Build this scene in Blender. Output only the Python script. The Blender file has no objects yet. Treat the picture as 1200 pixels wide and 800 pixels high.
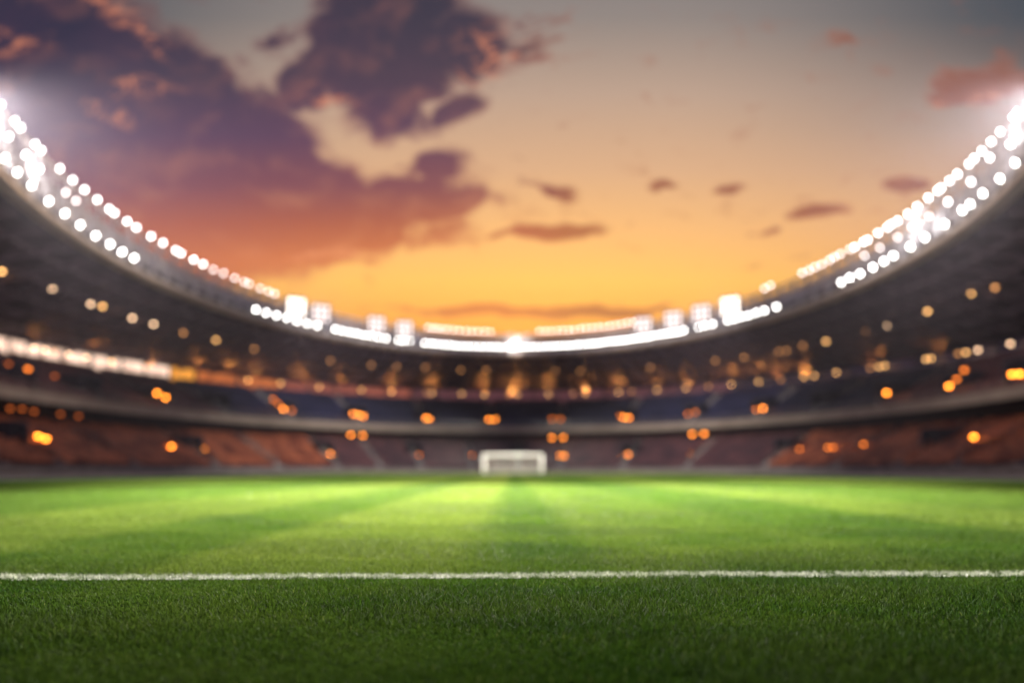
import bpy, math, random
import numpy as np
from mathutils import Vector, Matrix, Euler
R = math.radians
random.seed(7); rng = np.random.default_rng(11)
scene = bpy.context.scene
col = scene.collection

# ------------------------------------------------------------------ camera
F, HOR, CAMH = 900.0, 550.5, 0.40          # focal length and horizon of the photo in its own pixels, eye height in m
cam = bpy.data.cameras.new('camera'); cam_o = bpy.data.objects.new('camera', cam); col.objects.link(cam_o)
cam_o.location = (0, 0, CAMH); cam_o.rotation_euler = (R(90), 0, 0)
cam.sensor_width = 36; cam.lens = F / 1200 * 36
cam.shift_y = (HOR - 400) / 1200
cam.clip_start = 0.05; cam.clip_end = 6000
cam.dof.use_dof = True; cam.dof.focus_distance = 2.3
cam.dof.aperture_fstop = 0.82
scene.camera = cam_o

# ------------------------------------------------------------------ helpers
def lin(r, g, b):
    f = lambda c: (c/255)/12.92 if c/255 <= 0.04045 else (((c/255)+0.055)/1.055)**2.4
    return (f(r), f(g), f(b), 1)

def tag(o, label=None, cat=None, group=None, kind=None):
    if label: o['label'] = label
    if cat: o['category'] = cat
    if group: o['group'] = group
    if kind: o['kind'] = kind
    return o

def empty(name, loc, rot=None):
    o = bpy.data.objects.new(name, None); col.objects.link(o); o.location = loc
    o.empty_display_size = 0.3
    if rot is not None: o.rotation_euler = rot
    return o

class MB:
    """collects faces of one mesh"""
    def __init__(s): s.v = []; s.f = []; s.sm = False
    def add(s, vs, fs):
        n = len(s.v); s.v += [tuple(v) for v in vs]; s.f += [tuple(i+n for i in f) for f in fs]; return s
    def box(s, c, size, M=None):
        x, y, z = size[0]/2, size[1]/2, size[2]/2
        vs = [Vector((sx*x, sy*y, sz*z)) for sz in (-1, 1) for sy in (-1, 1) for sx in (-1, 1)]
        if M is not None: vs = [M @ v for v in vs]
        vs = [v + Vector(c) for v in vs]
        return s.add(vs, [(0,2,3,1),(4,5,7,6),(0,1,5,4),(2,6,7,3),(0,4,6,2),(1,3,7,5)])
    def bar(s, p, q, w, h=None, up=(0,0,1)):
        p, q = Vector(p), Vector(q); d = q-p; L = d.length
        if L < 1e-6: return s
        y = d/L; x = y.cross(Vector(up))
        if x.length < 1e-4: x = y.cross(Vector((1,0,0)))
        x.normalize(); z = x.cross(y)
        M = Matrix((x, y, z)).transposed()
        return s.box((p+q)/2, (w, L, h or w), M)
    def tube(s, p, q, r, n=8, r2=None, caps=True):
        p, q = Vector(p), Vector(q); d = (q-p).normalized()
        x = d.cross(Vector((0,0,1)))
        if x.length < 1e-4: x = d.cross(Vector((1,0,0)))
        x.normalize(); y = d.cross(x); r2 = r if r2 is None else r2
        vs = []
        for i in range(n):
            a = 2*math.pi*i/n; o = x*math.cos(a)+y*math.sin(a)
            vs += [p+o*r, q+o*r2]
        fs = [(2*i, 2*((i+1)%n), 2*((i+1)%n)+1, 2*i+1) for i in range(n)]
        if caps: fs += [tuple(2*i for i in range(n))[::-1], tuple(2*i+1 for i in range(n))]
        return s.add(vs, fs)
    def lathe(s, prof, n=14):
        """profile of (r, z) round the local Z axis"""
        vs = [(r*math.cos(2*math.pi*i/n), r*math.sin(2*math.pi*i/n), z) for r, z in prof for i in range(n)]
        fs = [(k*n+i, k*n+(i+1)%n, (k+1)*n+(i+1)%n, (k+1)*n+i) for k in range(len(prof)-1) for i in range(n)]
        return s.add(vs, fs)
    def mesh(s, name, mat=None, smooth=False):
        me = bpy.data.meshes.new(name); me.from_pydata(s.v, [], s.f); me.update()
        if mat: me.materials.append(mat)
        if smooth: me.shade_smooth()
        return me
    def build(s, name, mat, parent=None, smooth=False, off=None):
        if off is not None: s.v = [(v[0]-off[0], v[1]-off[1], v[2]-off[2]) for v in s.v]
        o = bpy.data.objects.new(name, s.mesh(name, mat, smooth)); col.objects.link(o)
        if parent: o.parent = parent
        return o

def children_of(o): return list(o.children)
def copy_tree(o, parent=None):
    c = o.copy(); col.objects.link(c)
    if parent: c.parent = parent
    for ch in children_of(o): copy_tree(ch, c)
    return c

# node helpers
class NT:
    def __init__(s, tree): s.t = tree; s.n = tree.nodes; s.l = tree.links
    def new(s, typ, **kw):
        n = s.n.new(typ)
        for k, v in kw.items(): setattr(n, k, v)
        return n
    def put(s, sock, v):
        if hasattr(v, 'links') or isinstance(v, bpy.types.NodeSocket): s.l.new(v, sock)
        else: sock.default_value = v
    def math(s, op, a, b=None, c=None, clamp=False):
        n = s.new('ShaderNodeMath', operation=op, use_clamp=clamp); s.put(n.inputs[0], a)
        if b is not None: s.put(n.inputs[1], b)
        if c is not None: s.put(n.inputs[2], c)
        return n.outputs[0]
    def vmath(s, op, a, b=None):
        n = s.new('ShaderNodeVectorMath', operation=op); s.put(n.inputs[0], a)
        if b is not None: s.put(n.inputs[1], b)
        return n.outputs['Value'] if op == 'LENGTH' else n.outputs[0]
    def mix(s, f, a, b, typ='MIX'):
        n = s.new('ShaderNodeMix', data_type='RGBA', blend_type=typ); s.put(n.inputs['Factor'], f)
        s.put(n.inputs[6], a); s.put(n.inputs[7], b); return n.outputs[2]
    def ramp(s, f, stops, interp='LINEAR'):
        n = s.new('ShaderNodeValToRGB'); cr = n.color_ramp; cr.interpolation = interp
        while len(cr.elements) < len(stops): cr.elements.new(0.5)
        for e, (p, c) in zip(cr.elements, stops):
            e.position = p; e.color = c if len(c) == 4 else (*c, 1)
        s.put(n.inputs[0], f); return n.outputs[0]
    def noise(s, vec, scale, detail=4, rough=.55, dim='3D', dist=0.0):
        n = s.new('ShaderNodeTexNoise', noise_dimensions=dim); s.put(n.inputs['Vector'], vec)
        n.inputs['Scale'].default_value = scale; n.inputs['Detail'].default_value = detail
        n.inputs['Roughness'].default_value = rough; n.inputs['Distortion'].default_value = dist
        return n.outputs[0]
    def smooth(s, x, a, b):
        n = s.new('ShaderNodeMapRange', interpolation_type='SMOOTHSTEP'); s.put(n.inputs[0], x)
        n.inputs[1].default_value = a; n.inputs[2].default_value = b; return n.outputs[0]

def new_mat(name):
    m = bpy.data.materials.new(name); m.use_nodes = True; m.node_tree.nodes.clear()
    return m, NT(m.node_tree)

def mat(name, c1, c2=None, rough=.6, metal=0.0, scale=3.0, bump=0.0):
    m, g = new_mat(name)
    out = g.new('ShaderNodeOutputMaterial'); b = g.new('ShaderNodeBsdfPrincipled')
    tc = g.new('ShaderNodeNewGeometry').outputs['Position']
    nz = g.noise(tc, scale, 5, .6)
    c2 = c2 or tuple(x*.6 for x in c1)
    g.put(b.inputs['Base Color'], g.mix(g.smooth(nz, .3, .7), (*c2, 1), (*c1, 1)))
    b.inputs['Roughness'].default_value = rough; b.inputs['Metallic'].default_value = metal
    if bump:
        bn = g.new('ShaderNodeBump'); bn.inputs['Strength'].default_value = bump; bn.inputs['Distance'].default_value = .05
        g.put(bn.inputs['Height'], nz); g.put(b.inputs['Normal'], bn.outputs[0])
    g.put(out.inputs[0], b.outputs[0]); return m

def emit_mat(name, c, s):
    m, g = new_mat(name)
    out = g.new('ShaderNodeOutputMaterial'); e = g.new('ShaderNodeEmission')
    e.inputs[0].default_value = (*c, 1); e.inputs[1].default_value = s
    g.put(out.inputs[0], e.outputs[0]); return m

def window_glow_mat(name, c, s):
    """patchy emission for lit glass and for glow painted on the rear band"""
    m, g = new_mat(name)
    out = g.new('ShaderNodeOutputMaterial'); b = g.new('ShaderNodeBsdfPrincipled')
    b.inputs['Base Color'].default_value = (.03, .03, .035, 1); b.inputs['Roughness'].default_value = .25
    p = g.new('ShaderNodeNewGeometry').outputs['Position']
    nz = g.smooth(g.noise(p, .9, 3, .6), .32, .62)
    g.put(b.inputs['Emission Color'], g.mix(nz, (c[0]*.5, c[1]*.42, c[2]*.4, 1), (*c, 1)))
    b.inputs['Emission Strength'].default_value = s
    g.put(out.inputs[0], b.outputs[0]); return m

# ------------------------------------------------------------------ the bowl's plan: offset ellipses round the pitch
EA, EB, EY = 36.0, 54.0, 71.0              # half width, half length and centre of the roof opening
TMAX = R(131)
def P(t, d, z): return Vector(((EA+d)*math.sin(t), EY+(EB+d)*math.cos(t), z))
def t_at(px, d):
    u = (px-600)/F; lo, hi = -TMAX, TMAX
    for _ in range(50):
        m = (lo+hi)/2; p = P(m, d, 0)
        if p.y > 1 and p.x/p.y < u or (p.y <= 1 and m < 0): lo = m
        else: hi = m
    return (lo+hi)/2
def px_of(p): return 600+F*p.x/p.y, HOR-F*(p.z-CAMH)/p.y
def tlist(n, a=-TMAX, b=TMAX): return [a+(b-a)*i/n for i in range(n+1)]
def ring(mb, prof, ts, closed=False):
    k = len(prof); base = len(mb.v)
    for t in ts:
        for d, z in prof: mb.v.append(tuple(P(t, d, z)))
    for i in range(len(ts)-1):
        for j in range(k if closed else k-1):
            j2 = (j+1) % k
            mb.f.append((base+i*k+j, base+i*k+j2, base+(i+1)*k+j2, base+(i+1)*k+j))
    if closed:
        mb.f.append(tuple(base+j for j in range(k))); n = base+(len(ts)-1)*k
        mb.f.append(tuple(n+j for j in range(k))[::-1])
    return mb

# materials
M_conc = mat('concrete', (.30,.27,.25), (.2,.18,.17), .8, 0, .6, .2)
M_dark = mat('dark concrete', (.06,.055,.08), (.035,.035,.055), .85, 0, .5, .2)
M_tier = mat('terrace concrete', (.13,.085,.10), (.08,.05,.065), .8, 0, .7, .2)
M_fascia = mat('balcony panel', (.46,.37,.30), (.34,.27,.22), .5, 0, .35, .1)
M_rim = mat('rim cladding', (.80,.77,.77), (.45,.43,.45), .5, 0, .55, .1)
M_gutter = mat('rim gutter', (.55,.44,.32), (.4,.31,.22), .5, 0, .5)
M_steel = mat('roof steel', (.20,.145,.19), (.11,.085,.11), .45, .3, .8)
M_roof = mat('roof lining', (.088,.052,.092), (.028,.02,.04), .7, 0, .22)
M_deck = mat('roof deck', (.3,.3,.32), (.2,.2,.22), .5, .4, .4)
M_black = mat('lamp housing', (.06,.06,.065), (.03,.03,.035), .4, .6, 8)
M_rail = mat('handrail steel', (.45,.43,.40), (.3,.28,.26), .35, .8, 5)
M_white = mat('white goal paint', (.82,.80,.76), (.72,.70,.66), .35, 0, 6)
M_step = mat('aisle steps', (.40,.38,.38), (.28,.27,.28), .8, 0, 1)
def seat_mat(name, c1, c2):
    m, g = new_mat(name)
    out = g.new('ShaderNodeOutputMaterial'); b = g.new('ShaderNodeBsdfPrincipled')
    p = g.new('ShaderNodeNewGeometry').outputs['Position']
    f = g.smooth(g.noise(p, .33, 5, .72), .40, .60)
    b.inputs['Roughness'].default_value = .45
    g.put(b.inputs['Base Color'], g.mix(f, (*c2, 1), (*c1, 1)))
    g.put(out.inputs[0], b.outputs[0]); return m
M_seat_rust = seat_mat('rust red seats', (.58,.17,.08), (.16,.035,.025))
M_seat_plum = seat_mat('plum seats', (.16,.065,.075), (.06,.03,.045))
M_seat_navy = seat_mat('navy seats', (.030,.035,.10), (.013,.015,.05))

# ------------------------------------------------------------------ the stadium
ORG = Vector((0, EY, 0))
stad = tag(empty('stadium', ORG), 'oval stadium with two seating tiers and a dark lamp-studded roof curving round the pitch', 'stadium')
TS = tlist(150)
def part(mb, name, m, parent, smooth=False):
    return mb.build(name, m, parent, smooth, off=ORG)

L_ROWS = [(4.0+.78*k, .80+.355*k) for k in range(13)]
U_ROWS = [(10.2+.80*k, 7.75+.345*k) for k in range(17)]
def steps(rows, tail):
    pr = []
    for k, (d, z) in enumerate(rows):
        pr += [(d, z), (rows[k+1][0] if k+1 < len(rows) else d+tail, z)]
    return pr
lower_aisle_px = [-25, 50, 143, 243, 318, 390, 442, 491, 553, 607, 658, 733, 811, 905, 992, 1068, 1141, 1222]
upper_aisle_px = [-48, 30, 107, 190, 260, 337, 420, 500, 577, 653, 731, 812, 890, 960, 1036, 1115, 1190, 1255]
la = [t_at(x, 6) for x in lower_aisle_px]; ua = [t_at(x, 12) for x in upper_aisle_px]
la = [-TMAX+.03, -R(121)] + la + [R(121), TMAX-.03]; ua = [-TMAX+.03, -R(121)] + ua + [R(121), TMAX-.03]
la.sort(); ua.sort()

def seats(rows, t0, t1, width=.55):
    """one block of tip-up seats: pan, front lip and back for every seat"""
    mb = MB()
    for k, (d, z) in enumerate(rows):
        arc = (P(t1, d, 0)-P(t0, d, 0)).length
        gap = .65/max(arc, 1)*(t1-t0)
        n = max(1, int((arc-1.3)/width)); a0, a1 = t0+gap, t1-gap
        for i in range(n):
            ta = a0+(a1-a0)*(i+.06)/n; tb = a0+(a1-a0)*(i+.94)/n
            f0, f1 = P(ta, d+.22, z+.42), P(tb, d+.22, z+.42)
            b0, b1 = P(ta, d+.60, z+.44), P(tb, d+.60, z+.44)
            g0, g1 = P(ta, d+.68, z+.86), P(tb, d+.68, z+.86)
            h0, h1 = P(ta, d+.72, z+.86), P(tb, d+.72, z+.86)
            l0, l1 = P(ta, d+.24, z+.34), P(tb, d+.24, z+.34)
            k0, k1 = P(ta, d+.68, z+.25), P(tb, d+.68, z+.25)
            mb.add([l0,l1,f0,f1,b0,b1,g0,g1,h0,h1,k0,k1],
                   [(0,1,3,2),(2,3,5,4),(4,5,7,6),(6,7,9,8),(8,9,11,10)])
    return mb

def aisle(rows, t, w=1.15):
    mb = MB()
    for k, (d, z) in enumerate(rows):
        c = P(t, d+.4, z+.09); rad = (P(t, d+1, 0)-P(t, d, 0)).normalized()
        ang = math.atan2(rad.x, rad.y)
        Mr = Matrix.Rotation(-ang, 3, 'Z')
        mb.box(c, (w, .79, .18), Mr)
    return mb
def handrail(rows, t):
    mb = MB(); a = rows[1]; b = rows[-2]
    mb.tube(P(t, a[0], a[1]+1.0), P(t, b[0], b[1]+1.0), .035, 6)
    for k in range(1, len(rows)-1, 3):
        d, z = rows[k]; mb.tube(P(t, d, z), P(t, d, z+1.0), .03, 6)
    return mb

lower = part(ring(MB(), [(3.6,0),(3.6,.80)] + steps(L_ROWS, .9) + [(14.4,6.6)], TS), 'lower_tier', M_tier, stad)
upper = part(ring(MB(), [(10.1,7.0),(10.1,7.75)] + steps(U_ROWS, 1.0) + [(24.0,13.55)], TS), 'upper_tier', M_tier, stad)
part(ring(MB(), [(9.9,6.55),(14.4,6.55),(26,6.55)], TS), 'concourse_slab', M_dark, stad)
part(ring(MB(), [(3.35,0),(3.35,.62),(3.59,.62),(3.59,0)], TS, True), 'front_wall', M_conc, stad)
part(ring(MB(), [(9.55,6.90),(9.55,7.98),(9.85,7.98),(9.85,6.90)], TS, True), 'balcony_front', M_fascia, stad)
rl = MB()
for z in (8.35, 8.75):
    ring(rl, [(9.66,z-.025),(9.66,z+.025),(9.71,z+.025),(9.71,z-.025)], TS, True)
for t in tlist(120): rl.tube(P(t, 9.68, 8.0), P(t, 9.68, 8.75), .025, 5)
part(rl, 'balcony_rail', M_rail, stad)

def block_kind(tm, tier):
    x = px_of(P(tm, 8, 3))[0]
    if tier == 'l': return M_seat_rust if x < 395 or x > 880 else M_seat_plum if 395 <= x < 600 or x > 1000 else M_seat_plum
    return M_seat_plum if x < 300 or x > 1030 else M_seat_navy
for rows, ais, tier, par in ((L_ROWS, la, 'l', lower), (U_ROWS, ua, 'u', upper)):
    for i in range(len(ais)-1):
        part(seats(rows, ais[i], ais[i+1]), 'seat_block', block_kind((ais[i]+ais[i+1])/2, tier), par)
    for t in ais[1:-1]:
        part(aisle(rows, t), 'aisle_steps', M_step, par)
        part(handrail(rows, t), 'handrail', M_rail, par)

# vomitories: a doorway box in each aisle
def vomitory(t, rows, k, w=2.6, h=2.3):
    d, z = rows[k]; mb = MB()
    rad = (P(t, d+1, 0)-P(t, d, 0)).normalized(); ang = math.atan2(rad.x, rad.y); Mr = Matrix.Rotation(-ang, 3, 'Z')
    c = P(t, d, z); tan = Mr @ Vector((1,0,0)); y = Mr @ Vector((0,1,0))
    for s in (-1, 1):
        mb.box(c+tan*s*(w/2)+y*1.5+Vector((0,0,h/2)), (.22, 3.0, h), Mr)
    mb.box(c+y*1.5+Vector((0,0,h+.12)), (w+.22, 3.0, .24), Mr)
    mb.box(c+y*2.9+Vector((0,0,h/2)), (w-.23, .1, h-.01), Mr)
    return mb
for t in ua[1:-1]: part(vomitory(t, U_ROWS, 2), 'vomitory', M_dark, upper)
for t in la[1:-1:2]: part(vomitory(t, L_ROWS, 5, 2.2, 2.0), 'vomitory', M_dark, lower)

# roof: lining, deck, radial beams, purlins
def roof_z(d): return 19.6 - 3.5*d/24
roof = part(ring(MB(), [(0,19.7),(8,18.6),(16,17.35),(25,16.05)], TS), 'roof', M_roof, stad)
part(ring(MB(), [(0.02,20.3),(12,19.3),(25.5,18.2),(25.5,15.9)], TS), 'roof_deck', M_deck, roof)
for t in tlist(56):
    mb = MB(); N = 8
    for i in range(N):
        d0, d1 = .8+23*i/N, .8+23*(i+1)/N
        zt0, zt1 = roof_z(d0)-.15, roof_z(d1)-.15
        dp0, dp1 = .7+.7*math.sin(math.pi*min(1, i/N)), .7+.7*math.sin(math.pi*min(1, (i+1)/N))
        mb.bar(P(t,d0,zt0), P(t,d1,zt1), .22); mb.bar(P(t,d0,zt0-dp0), P(t,d1,zt1-dp1), .24)
        mb.bar(P(t,d0,zt0), P(t,d1,zt1-dp1), .14); mb.bar(P(t,d1,zt1), P(t,d1,zt1-dp1), .12)
    part(mb, 'roof_beam', M_steel, roof)
for d in (4, 8, 12, 16, 20):
    z = roof_z(d)-.45
    part(ring(MB(), [(d-.12,z-.12),(d+.12,z-.12),(d+.12,z+.12),(d-.12,z+.12)], TS, True), 'purlin', M_steel, roof)

# rear band under the roof: lit windows at left, painted wall glow elsewhere
part(ring(MB(), [(24.35,13.3),(24.35,13.62),(24.05,13.62),(24.05,13.3)], TS, True), 'sill_band', M_fascia, stad)
part(ring(MB(), [(26,0),(26,15.8)], TS), 'back_wall', M_dark, stad)
W_pale = window_glow_mat('pale lit glass', (.95,.66,.50), 1.7)
W_gold = window_glow_mat('gold lit glass', (1.0,.40,.05), 1.25)
glow_oran = window_glow_mat('orange wall glow', (.85,.22,.05), .75)  # these panes down to violet paint the lamp-lit back wall as emission
glow_rose = window_glow_mat('rose wall glow', (.62,.16,.10), .6)
glow_plum = window_glow_mat('plum wall glow', (.36,.12,.15), .36)
glow_violet = window_glow_mat('dim violet wall glow', (.10,.05,.12), .16)
edges = [t_at(x, 24.2) for x in (-60,-40,-18,10,31,50,73,107,142,170,199,229,279,330,362)]
step = edges[-1]-edges[-2]
while edges[-1]+step < TMAX-.02: edges.append(edges[-1]+step)
pre = []; e = edges[0]
while e-.07 > -TMAX+.02: e -= .07; pre.append(e)
edges = pre[::-1]+edges
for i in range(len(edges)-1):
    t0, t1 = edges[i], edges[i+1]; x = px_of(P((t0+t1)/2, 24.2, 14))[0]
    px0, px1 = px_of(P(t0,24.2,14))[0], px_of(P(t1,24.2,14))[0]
    wm = W_pale if t0 < 0 and x < 198 else W_gold if t0 < 0 and x < 232 else glow_oran if x < 330 and t0 < 0 else glow_rose if x < 480 and t0 < 0 else glow_plum if x < 860 and abs(t0) < 1 else glow_violet
    fm = MB(); ts = tlist(4, t0, t1); w = (t1-t0)*.045
    zb, zt = 13.62, 15.75
    ring(fm, [(24.12,zb),(24.12,zb+.14),(24.3,zb+.14),(24.3,zb)], ts, True)
    ring(fm, [(24.12,zt-.14),(24.12,zt),(24.3,zt),(24.3,zt-.14)], ts, True)
    ring(fm, [(24.10,zb+.14),(24.10,zt-.14),(24.31,zt-.14),(24.31,zb+.14)], [t0, t0+w], True)
    ring(fm, [(24.10,zb+.14),(24.10,zt-.14),(24.31,zt-.14),(24.31,zb+.14)], [t1-w, t1], True)
    fr = part(fm, 'window_glow_bay', M_dark, stad)
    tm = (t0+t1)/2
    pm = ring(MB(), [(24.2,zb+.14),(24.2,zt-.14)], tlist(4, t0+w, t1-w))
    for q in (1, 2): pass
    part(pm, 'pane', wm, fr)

# rim truss with cladding behind; it deepens towards the sides
def rise(t): return -.45+.98*min(1.2, (abs(t)/1.7)**2)
truss = MB()
def rim_ring(mb, prof, ts, closed):
    n0 = len(mb.v); ring(mb, prof, ts, closed)
    for q in range(n0, len(mb.v)):
        x, y, z = mb.v[q]; t = ts[(q-n0)//len(prof)]
        if z > 20: mb.v[q] = (x, y, z+rise(t)*min(1, (z-19.6)/3.1))
    return mb
for d, z, w in ((-.1,19.55,.30),(-.1,22.75,.24),(1.5,22.6,.2)):
    rim_ring(truss, [(d-w/2,z-w/2),(d+w/2,z-w/2),(d+w/2,z+w/2),(d-w/2,z+w/2)], TS, True)
truss = part(truss, 'rim_truss', M_rim, stad)
part(ring(MB(), [(-.5,19.05),(-.5,19.38),(.6,19.38),(.6,18.95)], TS, True), 'gutter', M_gutter, stad)
part(rim_ring(MB(), [(1.35,20.34),(1.35,22.3)], TS, False), 'rim_cladding', M_rim, truss)
tt = tlist(90)
for i in range(len(tt)-1):
    mb = MB(); a, b = tt[i], tt[i+1]; m_ = (a+b)/2
    za, zm, zb_ = 22.7+rise(a), 22.7+rise(m_), 22.7+rise(b)
    mb.bar(P(a,-.1,19.6), P(m_,-.1,zm), .15); mb.bar(P(m_,-.1,zm), P(b,-.1,19.6), .15)
    mb.bar(P(a,-.1,19.6), P(a,-.1,za), .13); mb.bar(P(a,-.1,za), P(a,1.5,za-.1), .12)
    part(mb, 'brace', M_rim, truss)

# ------------------------------------------------------------------ floodlights
E_main = emit_mat('floodlight glass', (1,.965,.91), 24)
E_top = emit_mat('upper floodlight glass', (1,.955,.94), 16)
E_soft = emit_mat('dimmed floodlight glass', (1,.88,.84), 9)
AIM = Vector((0, 58, 0))
housing_me = MB().lathe([(0,-.34),(.10,-.34),(.13,-.30),(.15,-.12),(.20,-.02),(.21,.03),(.185,.03),(.155,.0)], 14).mesh('housing', M_black, True)
def lens_mesh(m): return MB().lathe([(.158,.012),(.14,.035),(.10,.055),(.05,.065),(0,.07)], 14).mesh('lens', m, True)
lens_of = {k: lens_mesh(m) for k, m in (('main', E_main), ('top', E_top), ('soft', E_soft))}
br = MB(); br.box((-.28,0,-.1), (.03,.06,.3)); br.box((.28,0,-.1), (.03,.06,.3)); br.box((0,0,-.26-.12), (.59,.06,.03))
br.box((0,0,-.52), (.08,.08,.26)); bracket_me = br.mesh('bracket', M_steel)
ORD = 'first second third fourth fifth sixth seventh eighth ninth tenth eleventh twelfth thirteenth fourteenth fifteenth sixteenth seventeenth eighteenth nineteenth twentieth'.split()
TENS = {20: 'twenty', 30: 'thirty', 40: 'forty'}
def ordinal(k):
    if k <= 20: return ORD[k-1]
    return ('thirtieth' if k == 30 else 'fortieth' if k == 40 else TENS[k//10*10]+'-'+ORD[k % 10-1])
protos = {}
def floodlight(px, d, z, lens, label, group, jit=.06):
    t = t_at(px, d); p = P(t, d, z+random.uniform(-jit, jit)+(rise(t)*((z-LZ)/3) if z > LZ+.1 else 0))
    q = (AIM-p).to_track_quat('Z', 'X').to_euler()
    if lens not in protos:
        o = empty('floodlight', p, q)
        for nm, me in (('housing', housing_me), ('lens', lens_of[lens]), ('bracket', bracket_me)):
            c = bpy.data.objects.new(nm, me); col.objects.link(c); c.parent = o
        protos[lens] = o
    else:
        o = copy_tree(protos[lens]); o.location = p; o.rotation_euler = q
    tag(o, label, 'floodlight', group); return p
def lin_(a, b, n): return [a+(b-a)*i/(n-1) for i in range(n)]
# lower row
G = 'floodlights along the lower edge of the roof rim'
LZ, LD = 20.32, -.45
xs = [5,20,37,57,76,94,112,129,143,157]
for k, x in enumerate(xs):
    floodlight(x, LD, LZ, 'main', f'round floodlight on the lower edge of left rim, {ordinal(k+1)} from left end', G)
def cluster(xs, txt):
    for x in xs: floodlight(x, LD, LZ, 'main', txt, G)
def named(xs, txt):
    for k, x in enumerate(xs):
        floodlight(x, LD, LZ, 'main', f'round floodlight, {ordinal(k+1)} from left in {txt}', G)
named(lin_(300,372,7), 'the left rim bend')
named(lin_(393,452,8), 'the eight-lamp strip')
named([467,473.5,480], 'the three-lamp strip left of the goal')
cluster(lin_(498,720,32), 'white floodlight in the long unbroken central strip of the lower rim')
named(lin_(727,774,8), 'the eight-lamp strip right of centre')
named([782,788,795,801], 'the short four-lamp strip')
named([818,826,835], 'the three-lamp strip right of the goal')
named([853,861,869,877,886,896,910], 'the seven-lamp strip on right rim bend')
for k, x in enumerate([986,996,1008,1023,1036,1047,1067,1084,1107,1128,1137,1152,1172,1190]):
    floodlight(x, LD, LZ, 'main', f'round floodlight on the lower edge of right rim, {ordinal(k+1)} going up its slope', G)
# top row
G = 'floodlights along the top edge of the roof rim'
TZ, TD = 23.35, .1
for k, x in enumerate([0,17,24,41,48,70,85,99,114,128,134,149,160,177,191,206,212,227,238,250,262,275,286,292,305,315,322]):
    floodlight(x, TD, TZ, 'top' if x < 240 else 'soft', f'small floodlight on the top edge of left rim, {ordinal(k+1)} from left end', G)
for x in lin_(502,518,4): floodlight(x, TD, TZ, 'soft', "small bright lamp in the tight row of four above the central strip", G)
for x in lin_(524,575,8): floodlight(x, TD, TZ, 'soft', 'pale dim lamp in the top rim row left of the goal', G)
for x in lin_(632,742,17): floodlight(x, TD, TZ, 'soft', 'pale dim lamp in the top rim row right of the goal', G)
for k, x in enumerate([896,903,940,948,955,963,972,978,985,996,1002,1012,1017,1029,1040,1045,1052,1064,1075,1088,1099,1103,1113,1122,1136,1142,1151,1162,1173,1188,1193]):
    floodlight(x, TD, TZ, 'top' if x > 1000 else 'soft', f'small floodlight on the top edge of right rim, {ordinal(k+1)} going up its slope', G)
# middle row
G = 'floodlights set inside the rim truss'
for k, x in enumerate([10,30,46,77,89]):
    floodlight(x, -.35, 21.75, 'top' if x < 50 else 'soft', f'floodlight between the two rows of left rim, {ordinal(k+1)} from left end', G)
for k, x in enumerate([1013,1031,1052,1069,1089,1111,1138,1160,1184]):
    floodlight(x, -.35, 21.75+(.35 if k % 2 else -.1)*(x > 1145), 'top' if x > 1100 else 'soft', f'floodlight between the two rows of right rim, {ordinal(k+1)} going up its slope', G)
# square banks standing on the rim
bank_names = ['standing on the left rim bend', 'just right of the brightest left bank', 'above the left end of the eight-lamp strip', 'above the short three-lamp strip', 'right of the central strip', 'above the short four-lamp strip', 'above the three-lamp strip on the right', 'standing on the right rim bend']
E_bank = emit_mat('bank lamp glass', (1,.90,.80), 4.5); E_bank2 = emit_mat('soft bank lamp glass', (1,.84,.80), 2.2)
bank_pos = []
def bank(px, txt, m):
    t = t_at(px, -.7); p = P(t, -.7, 20.9)
    q = (Vector((AIM.x, AIM.y, 20.9-6))-p).to_track_quat('Y', 'Z').to_euler()
    o = tag(empty('floodlight_bank', p, q), f'square bank of nine white floodlights {txt}', 'floodlight bank', 'square floodlight banks on the roof rim')
    fb = MB(); fb.box((0,-.22,1.15), (2.5,.06,2.5))
    for s in (-1.25, 1.25): fb.box((s,-.05,1.15), (.08,.30,2.58))
    for z in (-.12, 2.42): fb.box((0,-.05,z), (2.42,.30,.08))
    fb.build('frame', M_black, o)
    pb = MB()
    for s in (-.8, .8): pb.bar((s,-.3,1.2), (s*.9,-.5,-1.2), .1)
    pb.build('post', M_steel, o)
    for i in (-1,0,1):
        for k in range(3):
            c = bpy.data.objects.new('lamp', bank_h); col.objects.link(c); c.parent = o
            c.location = (i*.8, -.1, .37+k*.78); c.rotation_euler = (R(-90),0,0)
            l = bpy.data.objects.new('lens', m); col.objects.link(l); l.parent = c
    bank_pos.append(p)
bank_h = MB().lathe([(0,-.1),(.2,-.1),(.33,.02),(.35,.12),(.32,.12)], 14).mesh('lamp', M_black, True)
bl1 = MB().lathe([(.318,.10),(.2,.13),(0,.14)], 14).mesh('lens', E_bank, True)
bl2 = MB().lathe([(.318,.10),(.2,.13),(0,.14)], 14).mesh('lens', E_bank2, True)
for px, txt, m in zip((347,376,441,474,754,789,822,856), bank_names, (bl1,bl2,bl2,bl2,bl2,bl2,bl2,bl1)): bank(px, txt, m)

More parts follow.
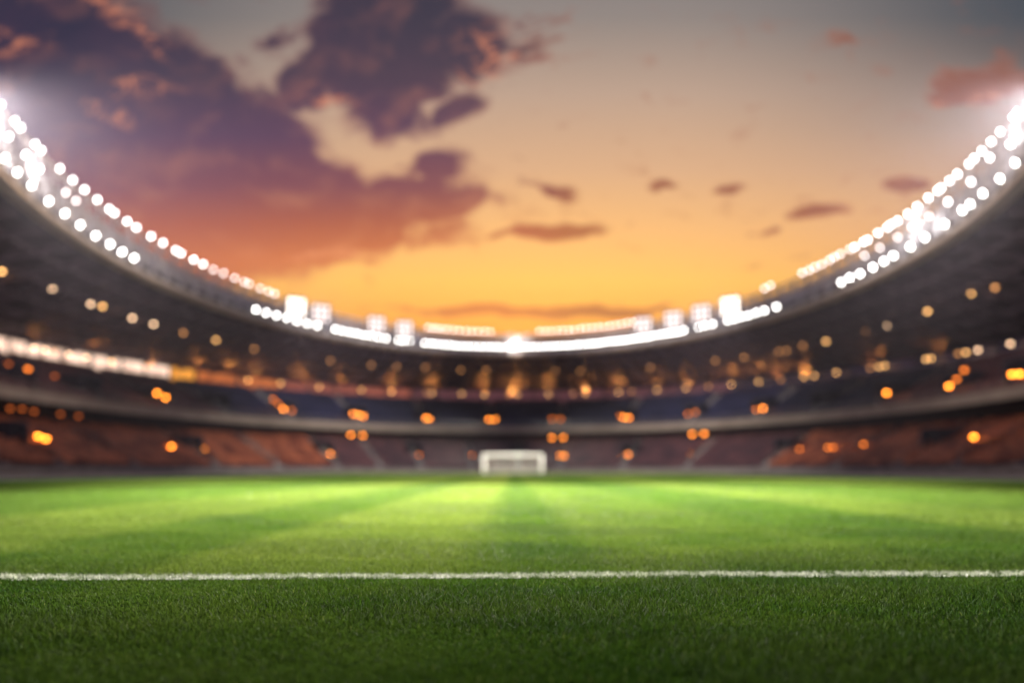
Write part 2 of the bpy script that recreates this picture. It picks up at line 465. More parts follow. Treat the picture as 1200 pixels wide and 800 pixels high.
# ------------------------------------------------------------------ small warm lamps
E_warm = emit_mat('warm bulb', (1,.50,.16), 8)
E_warm_dim = emit_mat('dim warm bulb', (1,.42,.13), 3.5)
E_pale = emit_mat('pale warm bulb', (1,.62,.36), 9)
E_amber = emit_mat('amber bulb', (1,.26,.02), 24)
E_ember = emit_mat('ember bulb', (1,.2,.03), 1.4)
E_amber_dim = emit_mat('dim amber bulb', (1,.22,.02), 7)
cap_me = MB().lathe([(0,.36),(.07,.36),(.07,.22),(.20,.16),(.23,.02),(.21,.0)], 12).mesh('lamp_cap', M_black, True)
def bulb_mesh(m, r=.2): return MB().lathe([(r*math.cos(a), r*math.sin(a)-.02) for a in (R(60),R(20),R(-20),R(-50),R(-75),R(-90))], 12).mesh('bulb', m, True)
bulbs = {k: bulb_mesh(m) for k, m in dict(warm=E_warm, warm_dim=E_warm_dim, pale=E_pale, amber=E_amber, amber_dim=E_amber_dim, ember=E_ember).items()}
lampprotos = {}
rod_me = MB().tube((0,0,.34), (0,0,1.22), .025, 6).mesh('rod', M_black)
def lamp(p, kind, name, label, cat, group, foot=None):
    if kind+name not in lampprotos:
        o = empty(name, p)
        for nm, me in (('lamp_cap', cap_me), ('bulb', bulbs[kind])):
            c = bpy.data.objects.new(nm, me); col.objects.link(c); c.parent = o
        if name in ('pendant_lamp', 'eaves_lamp'):
            c = bpy.data.objects.new('rod', rod_me); col.objects.link(c); c.parent = o
        lampprotos[kind+name] = o
    else:
        o = copy_tree(lampprotos[kind+name], None); o.location = p
        for c in list(o.children):
            if c.name.split('.')[0] == 'post': bpy.data.objects.remove(c)
    if foot is not None:
        h = (p.z+.33)-foot.z; q = foot-p
        mb = MB(); mb.tube((q.x,q.y,q.z), (q.x,q.y,.36), .05, 8); mb.tube((q.x,q.y,.33), (0,0,.33), .04, 6)
        mb.build('post', M_steel, o)
    tag(o, label, cat, group)
# pendants under the roof lining, by where the sight line meets the roof slope
def on_roof(px, py):
    """the point below the roof lining with this bearing and rise"""
    best = None
    for i in range(0, 241):
        d = .5+23.3*i/240; p = P(t_at(px, d), d, roof_z(d)-.75)
        e = abs(px_of(p)[1]-py)
        if best is None or e < best[0]: best = (e, p)
    return best[1]
roofl = [(2,317,'warm'),(62,338,'pale'),(106,355,'pale'),(120,358,'warm'),(155,372,'pale'),(180,379,'pale'),(215,389,'warm_dim'),(253,398,'warm'),(298,408,'warm_dim'),
 (387,422,'warm_dim'),(435,427,'warm_dim'),(465,429,'warm_dim'),(498,430,'warm_dim'),(540,433,'warm_dim'),(570,433,'warm_dim'),(650,434,'warm_dim'),(680,434,'warm_dim'),(725,433,'warm_dim'),(762,430,'warm_dim'),
 (838,422,'warm_dim'),(872,418,'warm_dim'),(913,411,'warm_dim'),(922,410,'warm_dim'),(941,404,'warm_dim'),(968,399,'warm'),(1013,388,'warm_dim'),(1040,380,'pale'),(1087,364,'warm'),(1139,343,'warm'),(1166,336,'warm_dim')]
rg = 'pendant lamps under the roof lining'
def side(px): return ('under the left roof' if px < 290 else 'under the centre of the roof' if px < 880 else 'under the right roof')
cnt = {}
for px, py, kind in roofl:
    s = side(px); cnt[s] = cnt.get(s, 0)+1
    tone = {'warm': 'bright warm', 'pale': 'pale yellow', 'warm_dim': 'faint warm'}[kind]
    lamp(on_roof(px, py), kind, 'pendant_lamp', f'{tone} pendant lamp {s}, {ordinal(cnt[s])} of them from the left', 'lamp', rg)
# lamps along the eaves, just above the glazed band
evel = [(40,'pale'),(53,'pale'),(64,'warm_dim'),(81,'pale'),(101,'pale'),(131,'warm'),(171,'warm_dim'),(291,'warm'),(329,'warm'),(374,'warm'),(424,'warm'),(459,'warm'),(500,'warm_dim'),(506,'warm'),(541,'warm'),(568,'warm'),(596,'warm_dim'),(606,'warm'),(643,'warm'),(672,'warm_dim'),(686,'warm'),(725,'warm'),(740,'warm_dim'),(770,'warm'),(804,'warm'),(830,'warm_dim'),(857,'warm'),(889,'warm'),(915,'warm_dim'),(942,'warm'),(954,'warm'),(980,'warm'),(1020,'warm_dim'),(1030,'warm'),(1037,'warm'),(1085,'warm'),(1091,'warm'),(1123,'warm_dim'),(1132,'warm'),(1146,'pale'),(1184,'pale')]
for k, (px, kind) in enumerate(evel):
    d = 23.2; t = t_at(px, d)
    tone = {'warm': 'bright warm', 'pale': 'pale yellow', 'warm_dim': 'faint warm'}[kind]
    lamp(P(t, d, 15.05), kind, 'eaves_lamp', f'{tone} lamp at the rear roof edge above the windows, {ordinal(k+1)} from left', 'lamp', 'lamps along the back of the roof')
# amber lamps: upper tier doorways, under the balcony, lower tier
def tier_z(rows, d):
    zz = rows[0][1]
    for dd, z in rows:
        if dd <= d: zz = z
    return zz
def amber(lst, d, z, name, txt, group, rows=None):
    for k, (px, kind, zz) in enumerate(lst):
        t = t_at(px, d)
        lamp(P(t, d, z+zz), kind, name, label=f'{dict(amber="bright", amber_dim="dull", ember="very faint")[kind]} amber lamp {txt}, {ordinal(k+1)} from the left', cat='lamp', group=group, foot=None if rows is None else P(t, d+.35, tier_z(rows, d+.35)))
A, D = 'amber', 'amber_dim'
amber([(10,'ember',1.0),(33,D,.9),(64,'ember',.7),(184,A,.6),(194,A,.2),(320,D,1.6),(326,D,1.0),(332,A,.3),(342,D,.15),(414,A,.25),(421,A,.15),(426,A,0),(499,A,.1),(503,A,.0),(573,A,.1),(580,A,.1),(647,D,.1),(657,D,.1),(727,D,.3),(731,A,.1),(737,A,0),(806,D,.1),(815,D,.3),(886,D,.0),(894,A,.1),(1039,A,.3),(1112,A,.0),(1121,D,.6),(1130,D,1.4),(1186,A,.1),(1195,A,.0)],
      10.9, 9.35, 'doorway_lamp', 'over the upper tier doorways', 'amber lamps over the upper doorways', U_ROWS)
amber([(12,'ember',0),(26,'ember',.1),(40,'ember',0),(71,'ember',0),(92,'ember',0),(411,A,0),(425,A,0),(647,A,0),(660,A,0),(811,A,0),(825,A,0)], 10.6, 6.19, 'balcony_lamp', 'hung under the balcony', 'amber lamps under the balcony')
amber([(45,A,.6),(54,A,.4),(201,A,.3),(239,A,.1),(247,A,-.3),(387,A,0),(391,A,-.1),(491,D,0),(553,D,0),(655,A,-.1),(661,A,-.1),(730,A,0),(736,A,0),(810,A,0),(937,D,.2),(970,D,.3),(976,D,.3),(990,A,0),(995,A,-.2),(1012,D,.5),(1141,A,.6)],
      8.2, 3.05, 'aisle_lamp', 'in the lower tier', 'amber lamps in the lower tier', L_ROWS)

# ------------------------------------------------------------------ ground
def grass_colour(g):
    """mown stripes by where the ground lies (metres across the pitch) with turf variation"""
    pos = g.new('ShaderNodeNewGeometry').outputs['Position']
    sep = g.new('ShaderNodeSeparateXYZ'); g.put(sep.inputs[0], pos)
    mpp = g.new('ShaderNodeMapping'); g.put(mpp.inputs[0], pos); mpp.inputs['Scale'].default_value = (.9, 1.6, 1); mpp.inputs['Rotation'].default_value = (0,0,R(12))
    patchn = g.noise(mpp.outputs[0], 1.15, 4, .6, dist=.4)
    nz1 = g.noise(pos, .55, 3, .6); nz2 = g.noise(pos, 3.2, 4, .65)
    x = g.math('ADD', sep.outputs[0], g.math('MULTIPLY', g.math('SUBTRACT', nz1, .5), .10))
    f = g.math('MULTIPLY_ADD', x, 1/40, .5)
    bounds = [(-13,.8),(-9.8,.3),(-4.4,.85),(-2.5,.32),(-1.45,1),(-.16,.24),(.4,.6),(.85,.44),(1.8,.16),(3.25,.75),(4.85,.34),(9,.8),(13,.3)]
    stops = [(0, (0,0,0,1))]; cur = 0.3
    for b, v in bounds:
        p = b/40+.5; stops += [(p-.0012, (cur,)*3+(1,)), (p+.0012, (v,)*3+(1,))]; cur = v
    s = g.ramp(f, stops)
    # full stripes beyond the line; this side of it they fade to the dark tone
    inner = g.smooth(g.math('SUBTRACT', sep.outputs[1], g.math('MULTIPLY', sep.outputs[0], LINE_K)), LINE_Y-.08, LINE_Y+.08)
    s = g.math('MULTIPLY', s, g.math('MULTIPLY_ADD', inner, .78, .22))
    v = g.math('ADD', g.math('MULTIPLY', s, .84), g.math('MULTIPLY', g.math('ADD', g.math('MULTIPLY', g.math('SUBTRACT', nz2, .5), .45), g.math('MULTIPLY', g.math('SUBTRACT', patchn, .5), 1.1)), 1.0))
    v = g.math('ADD', v, .07, clamp=True)
    return pos, sep, g.mix(v, (.027,.077,.010,1), (.152,.196,.036,1)), nz2

def grass_mat(name, blades):
    m, g = new_mat(name)
    out = g.new('ShaderNodeOutputMaterial')
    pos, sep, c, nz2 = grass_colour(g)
    if blades:
        isl = g.new('ShaderNodeNewGeometry').outputs['Random Per Island']
        c = g.mix(1.0, c, g.ramp(isl, [(0, (.32,.36,.32)), (.6, (1,1,1)), (1, (1.0,1.0,1.0))]), 'MULTIPLY')
        c = g.mix(g.smooth(isl, .55, .98), c, g.vmath('MULTIPLY', c, (1.45,1.5,1.7)))
        c = g.mix(g.smooth(isl, .965, 1.0), c, (.22,.25,.08,1))
        # white line paint on the blades that stand in the marking
        yl = g.math('ADD', g.math('MULTIPLY', sep.outputs[0], LINE_K), LINE_Y)
        dist = g.math('ABSOLUTE', g.math('SUBTRACT', sep.outputs[1], yl))
        hgt = g.smooth(sep.outputs[2], .003, .010)
        wob = g.math('MULTIPLY', g.math('SUBTRACT', g.noise(pos, 26, 2), .5), .05)
        on = g.math('SUBTRACT', 1, g.smooth(g.math('ADD', dist, wob), LINE_W/2-.012, LINE_W/2+.012))
        on = g.math('MULTIPLY', on, g.math('MULTIPLY', g.math('MULTIPLY', hgt, g.smooth(g.noise(pos, 17, 3, .6), .32, .5)), g.smooth(isl, .05, .35)))
        c = g.mix(on, c, (.78,.78,.70,1))
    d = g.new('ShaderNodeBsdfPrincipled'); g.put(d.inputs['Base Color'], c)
    d.inputs['Roughness'].default_value = .6 if blades else .75
    d.inputs['Specular IOR Level'].default_value = .12 if blades else .0
    if blades:
        tr = g.new('ShaderNodeBsdfTranslucent'); g.put(tr.inputs[0], g.mix(.25, c, (.14,.25,.02,1)))
        mx = g.new('ShaderNodeMixShader'); mx.inputs[0].default_value = .38
        g.put(mx.inputs[1], d.outputs[0]); g.put(mx.inputs[2], tr.outputs[0]); g.put(out.inputs[0], mx.outputs[0])
    else:
        bn = g.new('ShaderNodeBump'); bn.inputs['Strength'].default_value = .5; bn.inputs['Distance'].default_value = .02
        g.put(bn.inputs['Height'], g.noise(pos, 40, 3)); g.put(d.inputs['Normal'], bn.outputs[0])
        g.put(out.inputs[0], d.outputs[0])
    return m
LINE_Y, LINE_K, LINE_W = 2.87, .027, .105
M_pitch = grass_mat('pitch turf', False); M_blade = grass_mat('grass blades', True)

def sheet(name, pts, z, m):
    me = bpy.data.meshes.new(name); me.from_pydata([(x,y,z) for x, y in pts], [], [tuple(range(len(pts)))]); me.materials.append(m)
    o = bpy.data.objects.new(name, me); col.objects.link(o); o['kind'] = 'structure'; return o
M_ground = mat('ground asphalt', (.06,.06,.062), (.045,.045,.047), .9, 0, .4)
M_verge = mat('pitch surround', (.40,.33,.31), (.30,.25,.24), .85, 0, .5)
sheet('ground', [(-1500,-1500),(1500,-1500),(1500,1500),(-1500,1500)], -.012, M_ground)
ov = [(P(t, 3.3, 0).x, P(t, 3.3, 0).y) for t in tlist(90)]
sheet('pitch_surround', ov + [(27,-30),(-27,-30)], -.006, M_verge)
pp = [(-20.5,-20),(20.5,-20),(20.5,84)]
for i in range(9):
    a = R(90*i/8); pp.append((20.5-7+7*math.cos(a), 84+6*math.sin(a)))
for i in range(9):
    a = R(90+90*i/8); pp.append((-20.5+7+7*math.cos(a), 84+6*math.sin(a)))
pp += [(-20.5,84)]
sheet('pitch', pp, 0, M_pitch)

# grass blades: real blades, thinner on the ground with distance
def blades_mesh(zones, name, m):
    V = []; T = []; base = 0
    for (y0, y1, dens, h, w, bent) in zones:
        marg = 1.1
        half = lambda y: .70*y+marg
        hm = half(y1); n = int(dens*2*hm*(y1-y0))
        y = rng.uniform(y0, y1, n); x = rng.uniform(-hm, hm, n)
        k = (np.abs(x) < .70*y+marg) & (np.abs(x) < 20.3); x, y = x[k], y[k]; n = len(x)
        # lie of the turf: low tufts and hollows
        lump = (np.sin(x*3.1+1.3*np.sin(y*2.3))*np.sin(y*4.7+1.1*np.sin(x*1.9))+np.sin(x*7.3+y*3.9+2)*np.sin(y*9.1-x*2.2)*.6)
        patch = np.sin(x*1.7+2.1*np.sin(y*1.15+.6)+1.0)*np.sin(y*2.6+1.4*np.sin(x*.8+2.0))+.5*np.sin(x*.63+y*3.7+1.2*np.sin(x*2.9))
        hh = h*(1+.24*lump+.30*np.clip(patch,-1,1))*rng.uniform(.55, 1.25, n)
        a = rng.uniform(0, 2*np.pi, n); lean = rng.uniform(.15, 1.15, n)*hh
        la_ = np.where(rng.random(n) < .55, np.pi/2*np.where(patch > .15, 1, -1)+rng.normal(0, .7, n), rng.uniform(0, 2*np.pi, n))
        lx, ly = np.cos(la_)*lean, np.sin(la_)*lean
        wx, wy = np.cos(a)*w/2, np.sin(a)*w/2
        z0 = np.zeros(n)
        tip = np.stack([x+lx, y+ly, hh], 1)
        b0 = np.stack([x-wx, y-wy, z0], 1); b1 = np.stack([x+wx, y+wy, z0], 1)
        if bent:
            m0 = np.stack([x-wx*.8+lx*.3, y-wy*.8+ly*.3, hh*.58], 1); m1 = np.stack([x+wx*.8+lx*.3, y+wy*.8+ly*.3, hh*.58], 1)
            vs = np.stack([b0,b1,m0,m1,tip], 1).reshape(-1,3)
            i = base+5*np.arange(n)[:,None]
            tr = np.concatenate([i+np.array([[0,1,3]]), i+np.array([[0,3,2]]), i+np.array([[2,3,4]])], 0)
            base += 5*n
        else:
            vs = np.stack([b0,b1,tip], 1).reshape(-1,3); i = base+3*np.arange(n)[:,None]; tr = i+np.array([[0,1,2]]); base += 3*n
        V.append(vs); T.append(tr)
    V = np.concatenate(V).astype(np.float32); T = np.concatenate(T).astype(np.int32)
    me = bpy.data.meshes.new(name); me.vertices.add(len(V)); me.vertices.foreach_set('co', V.ravel())
    me.loops.add(T.size); me.loops.foreach_set('vertex_index', T.ravel())
    me.polygons.add(len(T)); me.polygons.foreach_set('loop_start', np.arange(0, T.size, 3, dtype=np.int32))
    me.update(); me.validate(); me.materials.append(m); return me
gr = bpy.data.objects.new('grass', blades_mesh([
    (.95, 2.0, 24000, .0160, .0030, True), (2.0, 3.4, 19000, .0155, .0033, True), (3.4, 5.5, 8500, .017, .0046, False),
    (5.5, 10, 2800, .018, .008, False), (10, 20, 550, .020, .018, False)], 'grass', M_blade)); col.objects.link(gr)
tag(gr, 'short mown green grass blades covering the pitch', 'grass', kind='stuff')

# the white line: paint on the soil and stiff painted blades standing in it
M_line, g = new_mat('line paint')
out = g.new('ShaderNodeOutputMaterial'); b = g.new('ShaderNodeBsdfPrincipled'); p_ = g.new('ShaderNodeNewGeometry').outputs['Position']
g.put(b.inputs['Base Color'], g.mix(g.smooth(g.noise(p_, 17, 3), .36, .55), (.16,.22,.08,1), (.80,.79,.72,1))); b.inputs['Roughness'].default_value = .7
g.put(out.inputs[0], b.outputs[0])
n = 5200; lx = rng.uniform(-3.3, 3.3, n); lw = rng.normal(0, LINE_W*.30, n); k = np.abs(lw) < LINE_W*.56; lx, lw = lx[k], lw[k]; n = len(lx)
ly = LINE_Y+LINE_K*lx+lw; V = []; Fc = [(0,1,2,3)]
V = [(-20.4, LINE_Y-20.4*LINE_K-LINE_W/2, .004), (20.4, LINE_Y+20.4*LINE_K-LINE_W/2, .004), (20.4, LINE_Y+20.4*LINE_K+LINE_W/2, .004), (-20.4, LINE_Y-20.4*LINE_K+LINE_W/2, .004)]
for i in range(n):
    a = random.uniform(0, 6.28); h = random.uniform(.010, .021); w = .0017; l = random.uniform(.1,.6)*h; c = random.uniform(0, 6.28)
    q = len(V); V += [(lx[i]-w*math.cos(a), ly[i]-w*math.sin(a), .001), (lx[i]+w*math.cos(a), ly[i]+w*math.sin(a), .001), (lx[i]+l*math.cos(c), ly[i]+l*math.sin(c), h)]
    Fc.append((q, q+1, q+2))
me = bpy.data.meshes.new('pitch_line'); me.from_pydata(V, [], Fc); me.materials.append(M_line)
o = bpy.data.objects.new('pitch_line', me); col.objects.link(o); o['kind'] = 'structure'

# ------------------------------------------------------------------ goal
GY, GX0, GX1, GZ = 88.0, (567-600)/F*88, (635-600)/F*88, 2.15
goal = tag(empty('goal', ((GX0+GX1)/2, GY, 0)), 'white goal frame with a net standing at the far end of the pitch', 'goal')
gw = (GX1-GX0)/2; rr = .14
for s in (-1, 1): MB().tube((s*gw,0,0), (s*gw,0,GZ-rr), rr, 12).build('post', M_white, goal, True)
MB().tube((-gw-rr,0,GZ), (gw+rr,0,GZ), rr, 12).build('crossbar', M_white, goal, True)
for s in (-1, 1):
    mb = MB(); mb.tube((s*gw,0.2,GZ), (s*gw,1.0,GZ-.05), .05, 6); mb.tube((s*gw,1.0,GZ-.05), (s*gw,2.0,.05), .05, 6); mb.tube((s*gw,.2,.05), (s*gw,2.0,.05), .05, 6)
    mb.build('stanchion', M_white, goal)
nm = MB(); nx = 44
for i in range(nx+1):
    x = -gw+2*gw*i/nx; nm.bar((x,.2,GZ-.02), (x,1.0,GZ-.07), .013); nm.bar((x,1.0,GZ-.07), (x,2.0,.05), .013)
for k in range(14):
    a = k/13; nm.bar((-gw,1.0+a,GZ-.07-(GZ-.12)*a), (gw,1.0+a,GZ-.07-(GZ-.12)*a), .013)
nm.build('net', mat('net cord', (.7,.66,.6), (.6,.56,.5), .8), goal)

# ------------------------------------------------------------------ lamps that light the place
def spot(px, z, power, target, size, blend=1.0, color=(1,.95,.85), d=-1.2):
    l = bpy.data.lights.new('flood_and_fill_beam', 'SPOT'); l.energy = power; l.color = color
    l.spot_size = R(size); l.spot_blend = blend; l.shadow_soft_size = .16
    o = bpy.data.objects.new('flood_and_fill_beam', l); col.objects.link(o)
    p = P(t_at(px, d), d, z); o.location = p
    o.rotation_euler = (Vector(target)-p).to_track_quat('-Z', 'Y').to_euler()
def beam(px, power, target, radius, color):
    p = P(t_at(px, -1.2), -1.2, 20.8); dd = (Vector(target)-p).length
    spot(px, 20.8, power*(dd/58)**2, target, 2*math.degrees(math.atan(radius/dd)), color=color)
for px in (-26,-34,1225,1233): beam(px, 680000, (0,13.3,0), 8.95, color=(1,.96,.80))
for px in (-24,-38,1224,1238): beam(px, 100000, (0,29,0), 22, color=(1,.96,.82))
for px in (-36,1236): spot(px, 20.8, 290000, (0,82,0), 46, color=(1,.94,.80))
for px in (347,856): spot(px, 22, 40000, (0,52,0), 54, color=(1,.93,.76))
for px, tgt, pw, sz in ((1234, (-35,66,22), 80000, 28), (1234, (-20,110,22), 150000, 24), (-34, (35,66,22), 80000, 28), (-34, (20,110,22), 150000, 24)):  # added fill spots across the bowl, out of view, to brighten the rim cladding
    spot(px, 22.0, pw, tgt, sz, color=(1,.90,.90))
spot(1238, 21.8, 30000, (-43,62,4), 60, color=(1,.78,.6)); spot(-38, 21.8, 30000, (43,62,4), 60, color=(1,.78,.6))  # added warm fill from out of view to lift the side seating
def glow(p, power, color, r=.15):
    l = bpy.data.lights.new('lamp_glow', 'POINT'); l.energy = power; l.color = color; l.shadow_soft_size = r
    o = bpy.data.objects.new('lamp_glow', l); col.objects.link(o); o.location = p
glow(P(t_at(5,-.55), -.55, 22.2), 160, (1,.95,.97), .2); glow(P(t_at(1184,-.55), -.55, 22.3), 300, (1,.95,.97), .2); glow(P(t_at(603,-.62), -.62, 20.5), 800, (1,.95,.9), .2)
for px in (46,): glow(P(t_at(px,-.55), -.55, 22.0), 300, (1,.95,.95))
for px in (1069,): glow(P(t_at(px,-.55), -.55, 22.0), 450, (1,.95,.95))
for px in (347,474,789,856): glow(P(t_at(px,-.6), -.6, 21.0), 450, (1,.9,.85))

def add_eaves_fill(px, power):  # added amber spots that brighten the roof lining; no such fixtures there
    l = bpy.data.lights.new('eaves_fill', 'SPOT'); l.energy = power; l.color = (1,.36,.08); l.spot_size = R(104); l.spot_blend = .5; l.shadow_soft_size = .12
    o = bpy.data.objects.new('eaves_fill', l); col.objects.link(o); t = t_at(px, 22.6); o.location = P(t, 22.6, 14.7)
    o.rotation_euler = (P(t, 16.5, 22)-o.location).to_track_quat('-Z', 'Y').to_euler()
for px in (40,110,180,230,270,300,350,400,459,506,568,600,606,643,686,725,770,804,857,889,915,942,1030,1100): add_eaves_fill(px, 950 if 220 < px < 960 else 420)

# ------------------------------------------------------------------ air
HAZE = 0.00008
hb = MB().box((0,0,12.6), (3100,3100,27.6)); M_haze, g = new_mat('haze')
vo = g.new('ShaderNodeVolumePrincipled'); vo.inputs['Color'].default_value = (.82,.73,.94,1); vo.inputs['Density'].default_value = HAZE; vo.inputs['Anisotropy'].default_value = .72
g.put(g.new('ShaderNodeOutputMaterial').inputs['Volume'], vo.outputs[0])
tag(hb.build('haze', M_haze), kind='stuff')

# ------------------------------------------------------------------ sun
SUN_EL, SUN_AZ = R(5.5), R(2.5)            # a low sun behind the far stand
sl = bpy.data.lights.new('sun', 'SUN'); sl.energy = 2.0; sl.angle = R(.53); sl.color = (1,.62,.32)
so = bpy.data.objects.new('sun', sl); col.objects.link(so); so.location = (0, 0, 200)
sd = Vector((math.sin(SUN_AZ)*math.cos(SUN_EL), math.cos(SUN_AZ)*math.cos(SUN_EL), math.sin(SUN_EL)))
so.rotation_euler = sd.to_track_quat('Z', 'Y').to_euler()

# ------------------------------------------------------------------ sky
w = bpy.data.worlds.new('World'); scene.world = w; w.use_nodes = True
g = NT(w.node_tree); g.n.clear()
out = g.new('ShaderNodeOutputWorld'); bg = g.new('ShaderNodeBackground')
D3 = g.new('ShaderNodeTexCoord').outputs['Generated']
sp = g.new('ShaderNodeSeparateXYZ'); g.put(sp.inputs[0], D3)
yy = g.math('MAXIMUM', g.math('ABSOLUTE', sp.outputs[1]), .12)
u = g.math('DIVIDE', sp.outputs[0], yy); v = g.math('DIVIDE', sp.outputs[2], yy)
def U(px): return (px-600)/F
def Vv(py): return (HOR-py)/F
base = g.ramp(g.math('DIVIDE', v, 1.3), [(0, lin(240,150,70)), (Vv(380)/1.3, lin(244,160,66)), (Vv(330)/1.3, lin(255,190,90)), (Vv(275)/1.3, lin(242,181,112)), (Vv(200)/1.3, lin(214,168,130)), (Vv(110)/1.3, lin(184,156,138)), (Vv(20)/1.3, lin(140,130,126)), (.62, lin(92,98,112)), (1, lin(52,60,82))])
# the glow is strongest over the sunset and cools off to the right
cool = g.ramp(g.math('DIVIDE', v, 1.3), [(0, lin(205,110,60)), (Vv(330)/1.3, lin(228,146,80)), (Vv(250)/1.3, lin(200,146,104)), (Vv(150)/1.3, lin(132,112,104)), (Vv(20)/1.3, lin(62,70,82)), (.62, lin(42,52,72)), (1, lin(36,44,66))])
lat = g.math('ABSOLUTE', g.math('SUBTRACT', u, .02))
sky = g.mix(g.smooth(lat, .16, .74), base, cool)
uv = g.new('ShaderNodeCombineXYZ'); g.put(uv.inputs[0], u); g.put(uv.inputs[1], v); uv = uv.outputs[0]
def fbm(vec, sc):
    mp = g.new('ShaderNodeMapping'); g.put(mp.inputs[0], vec); mp.inputs['Scale'].default_value = (1, 1.35, 1); mp.inputs['Location'].default_value = (3.1, 1.7, 0)
    return g.noise(mp.outputs[0], sc, 8, .58, dist=.35)
warp = g.new('ShaderNodeTexNoise'); g.put(warp.inputs['Vector'], uv); warp.inputs['Scale'].default_value = 6; warp.inputs['Detail'].default_value = 3
uvw = g.vmath('ADD', uv, g.vmath('MULTIPLY', g.vmath('SUBTRACT', warp.outputs['Color'], (.5,.5,.5)), (.09,.07,0)))
def blobs(lst):
    acc = None
    for px, py, rx, ry, rot, amp in lst:
        mp = g.new('ShaderNodeMapping', vector_type='TEXTURE'); g.put(mp.inputs[0], uvw)
        mp.inputs['Location'].default_value = (U(px), Vv(py), 0); mp.inputs['Rotation'].default_value = (0, 0, R(rot)); mp.inputs['Scale'].default_value = (rx/F, ry/F, 1)
        r = g.vmath('LENGTH', mp.outputs[0])
        val = g.math('MULTIPLY', g.math('MAXIMUM', g.math('SUBTRACT', 1, r), -.6), amp)
        acc = val if acc is None else g.math('MAXIMUM', acc, val)
    return acc
# px, py, rx, ry, rotation, weight: where the cloud masses stand in the sky
big = blobs([(10,50,230,130,-20,1.9),(175,120,205,95,-22,1.8),(290,165,115,60,-12,1.3),(120,220,290,110,-12,1.9),(300,245,250,72,0,1.5),(420,240,140,42,8,.8),
             (440,60,92,82,-20,1.7),(362,98,42,42,0,.9),(465,130,75,42,-20,.9),(525,128,45,22,35,.6),(545,45,75,42,10,.62),(450,0,95,45,0,1.2),
             (512,198,48,28,0,.75),(455,215,60,30,0,.6),(500,245,80,20,4,.65),(380,282,200,26,4,.75),(640,272,90,9,5,.6),(370,306,70,12,0,.5),(-60,250,260,120,0,1.3)])
small = blobs([(655,222,38,20,-8,.75),(780,212,26,9,18,.45),(853,215,24,9,18,.6),(955,250,62,13,8,.75),(905,262,45,6,5,.4),(1062,226,46,12,6,.75),(1150,100,78,30,4,1.0),(990,44,60,12,5,.12),(620,367,190,11,0,1.2),(640,270,110,7,5,.5),(330,40,60,22,30,.28),(620,60,60,40,0,.25)])
mpw = g.new('ShaderNodeMapping'); g.put(mpw.inputs[0], uvw); mpw.inputs['Scale'].default_value = (1, 2.6, 1); mpw.inputs['Rotation'].default_value = (0, 0, R(-9))
wisp = g.noise(mpw.outputs[0], 15, 7, .66, dist=.6)
f1 = fbm(uv, 9.0)
f2 = fbm(g.vmath('ADD', uv, (.012,-.022,0)), 9.0)
Db = g.math('ADD', big, g.math('MULTIPLY', g.math('SUBTRACT', f1, .5), 1.6))
Dsm = g.math('ADD', g.math('MULTIPLY', small, 1.15), g.math('MULTIPLY', g.math('SUBTRACT', wisp, .56), 1.9))
Dn = g.math('MAXIMUM', Db, Dsm)
Dn = g.math('ADD', Dn, g.math('MULTIPLY', g.math('SUBTRACT', g.noise(uv, 34, 5, .65), .5), .30))
mask = g.smooth(Dn, -.08, .38)
thick = g.smooth(Dn, .02, .42)
edge = g.math('MULTIPLY', g.math('SUBTRACT', f1, f2), 4.0, clamp=True)
cl = g.ramp(g.math('DIVIDE', v, 1.3), [(0, lin(215,125,70)), (Vv(370)/1.3, lin(205,112,62)), (Vv(305)/1.3, lin(206,106,60)), (Vv(262)/1.3, lin(166,74,58)), (Vv(220)/1.3, lin(114,46,74)), (Vv(160)/1.3, lin(66,32,80)), (Vv(90)/1.3, lin(40,31,66)), (Vv(0)/1.3, lin(32,32,60)), (1, lin(30,34,58))])
hot = blobs([(165,110,48,13,10,.55),(122,136,34,12,-15,.5),(18,44,50,18,-10,.5),(150,26,75,20,-38,.6),(392,118,40,24,-30,.5),(575,62,60,34,10,.5),(1150,122,90,16,4,.8),(400,302,110,12,0,.4)])
mpf = g.new('ShaderNodeMapping'); g.put(mpf.inputs[0], uvw); mpf.inputs['Scale'].default_value = (1, 2.2, 1); mpf.inputs['Rotation'].default_value = (0, 0, R(-22))
fine = g.noise(mpf.outputs[0], 34, 7, .66, dist=.8)
hot = g.math('MULTIPLY', g.smooth(hot, -.15, .40), g.smooth(fine, .46, .64))
right = g.smooth(u, -.02, .12)
cl = g.mix(g.math('MULTIPLY', right, .7), cl, lin(150,82,50))
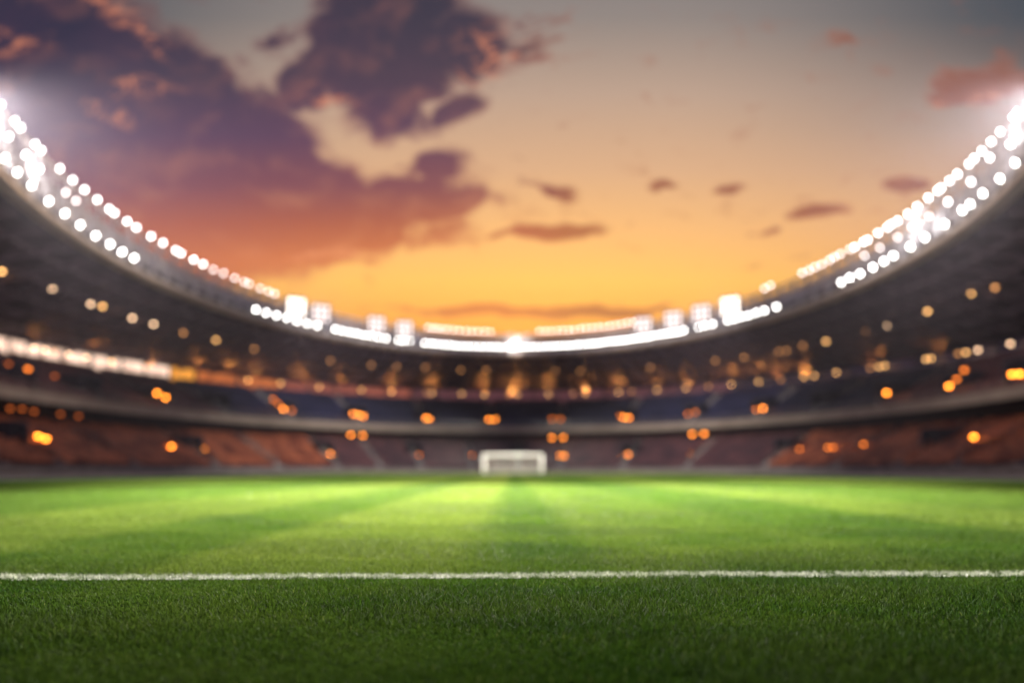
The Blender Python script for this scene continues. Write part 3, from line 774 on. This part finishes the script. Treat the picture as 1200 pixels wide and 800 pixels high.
lit = g.ramp(g.math('DIVIDE', v, 1.3), [(0, lin(255,170,90)), (Vv(260)/1.3, lin(240,160,110)), (Vv(120)/1.3, lin(214,132,104)), (1, lin(150,100,110))])
var = g.smooth(g.noise(uv, 5.5, 5, .6), .35, .7)
cl = g.mix(g.math('MULTIPLY', var, .22), cl, g.mix(.5, cl, lin(128,62,88)))
cl = g.mix(g.math('MULTIPLY', edge, .20), cl, lit)
cl = g.mix(g.math('MULTIPLY', g.math('SUBTRACT', 1, thick), .26), cl, lit)
cl = g.mix(g.math('MULTIPLY', hot, .75), cl, g.mix(.5, lit, lin(236,140,96)))
full = g.mix(g.math('MULTIPLY', mask, .96), sky, cl)
# the sky behind the viewer is the dull side, away from the sunset
back = g.smooth(sp.outputs[1], -.25, .25)
full = g.mix(back, lin(66,66,122), full)
low = g.smooth(sp.outputs[2], -.08, -.005)
full = g.mix(low, (.03,.03,.03,1), full)
ns = g.new('ShaderNodeTexSky', sky_type='NISHITA'); ns.sun_disc = False; ns.sun_elevation = SUN_EL; ns.sun_rotation = SUN_AZ
ns.air_density = 1.5; ns.dust_density = 3
bg.inputs[1].default_value = 1.0
g.put(bg.inputs[0], full)
bg2 = g.new('ShaderNodeBackground'); g.put(bg2.inputs[0], ns.outputs[0]); bg2.inputs[1].default_value = 0.008
ad = g.new('ShaderNodeAddShader'); g.put(ad.inputs[0], bg.outputs[0]); g.put(ad.inputs[1], bg2.outputs[0])
g.put(out.inputs[0], ad.outputs[0])
w.cycles.sampling_method = 'MANUAL'; w.cycles.sample_map_resolution = 512

# ------------------------------------------------------------------ render settings
vs = scene.view_settings; vs.view_transform = 'Standard'; vs.look = 'None'; vs.exposure = 0; vs.gamma = 1
c = scene.cycles
c.use_denoising = True; c.max_bounces = 5; c.diffuse_bounces = 3; c.glossy_bounces = 2; c.transmission_bounces = 3; c.transparent_max_bounces = 4
c.sample_clamp_indirect = 3.0; c.caustics_reflective = False; c.caustics_refractive = False; c.use_light_tree = True
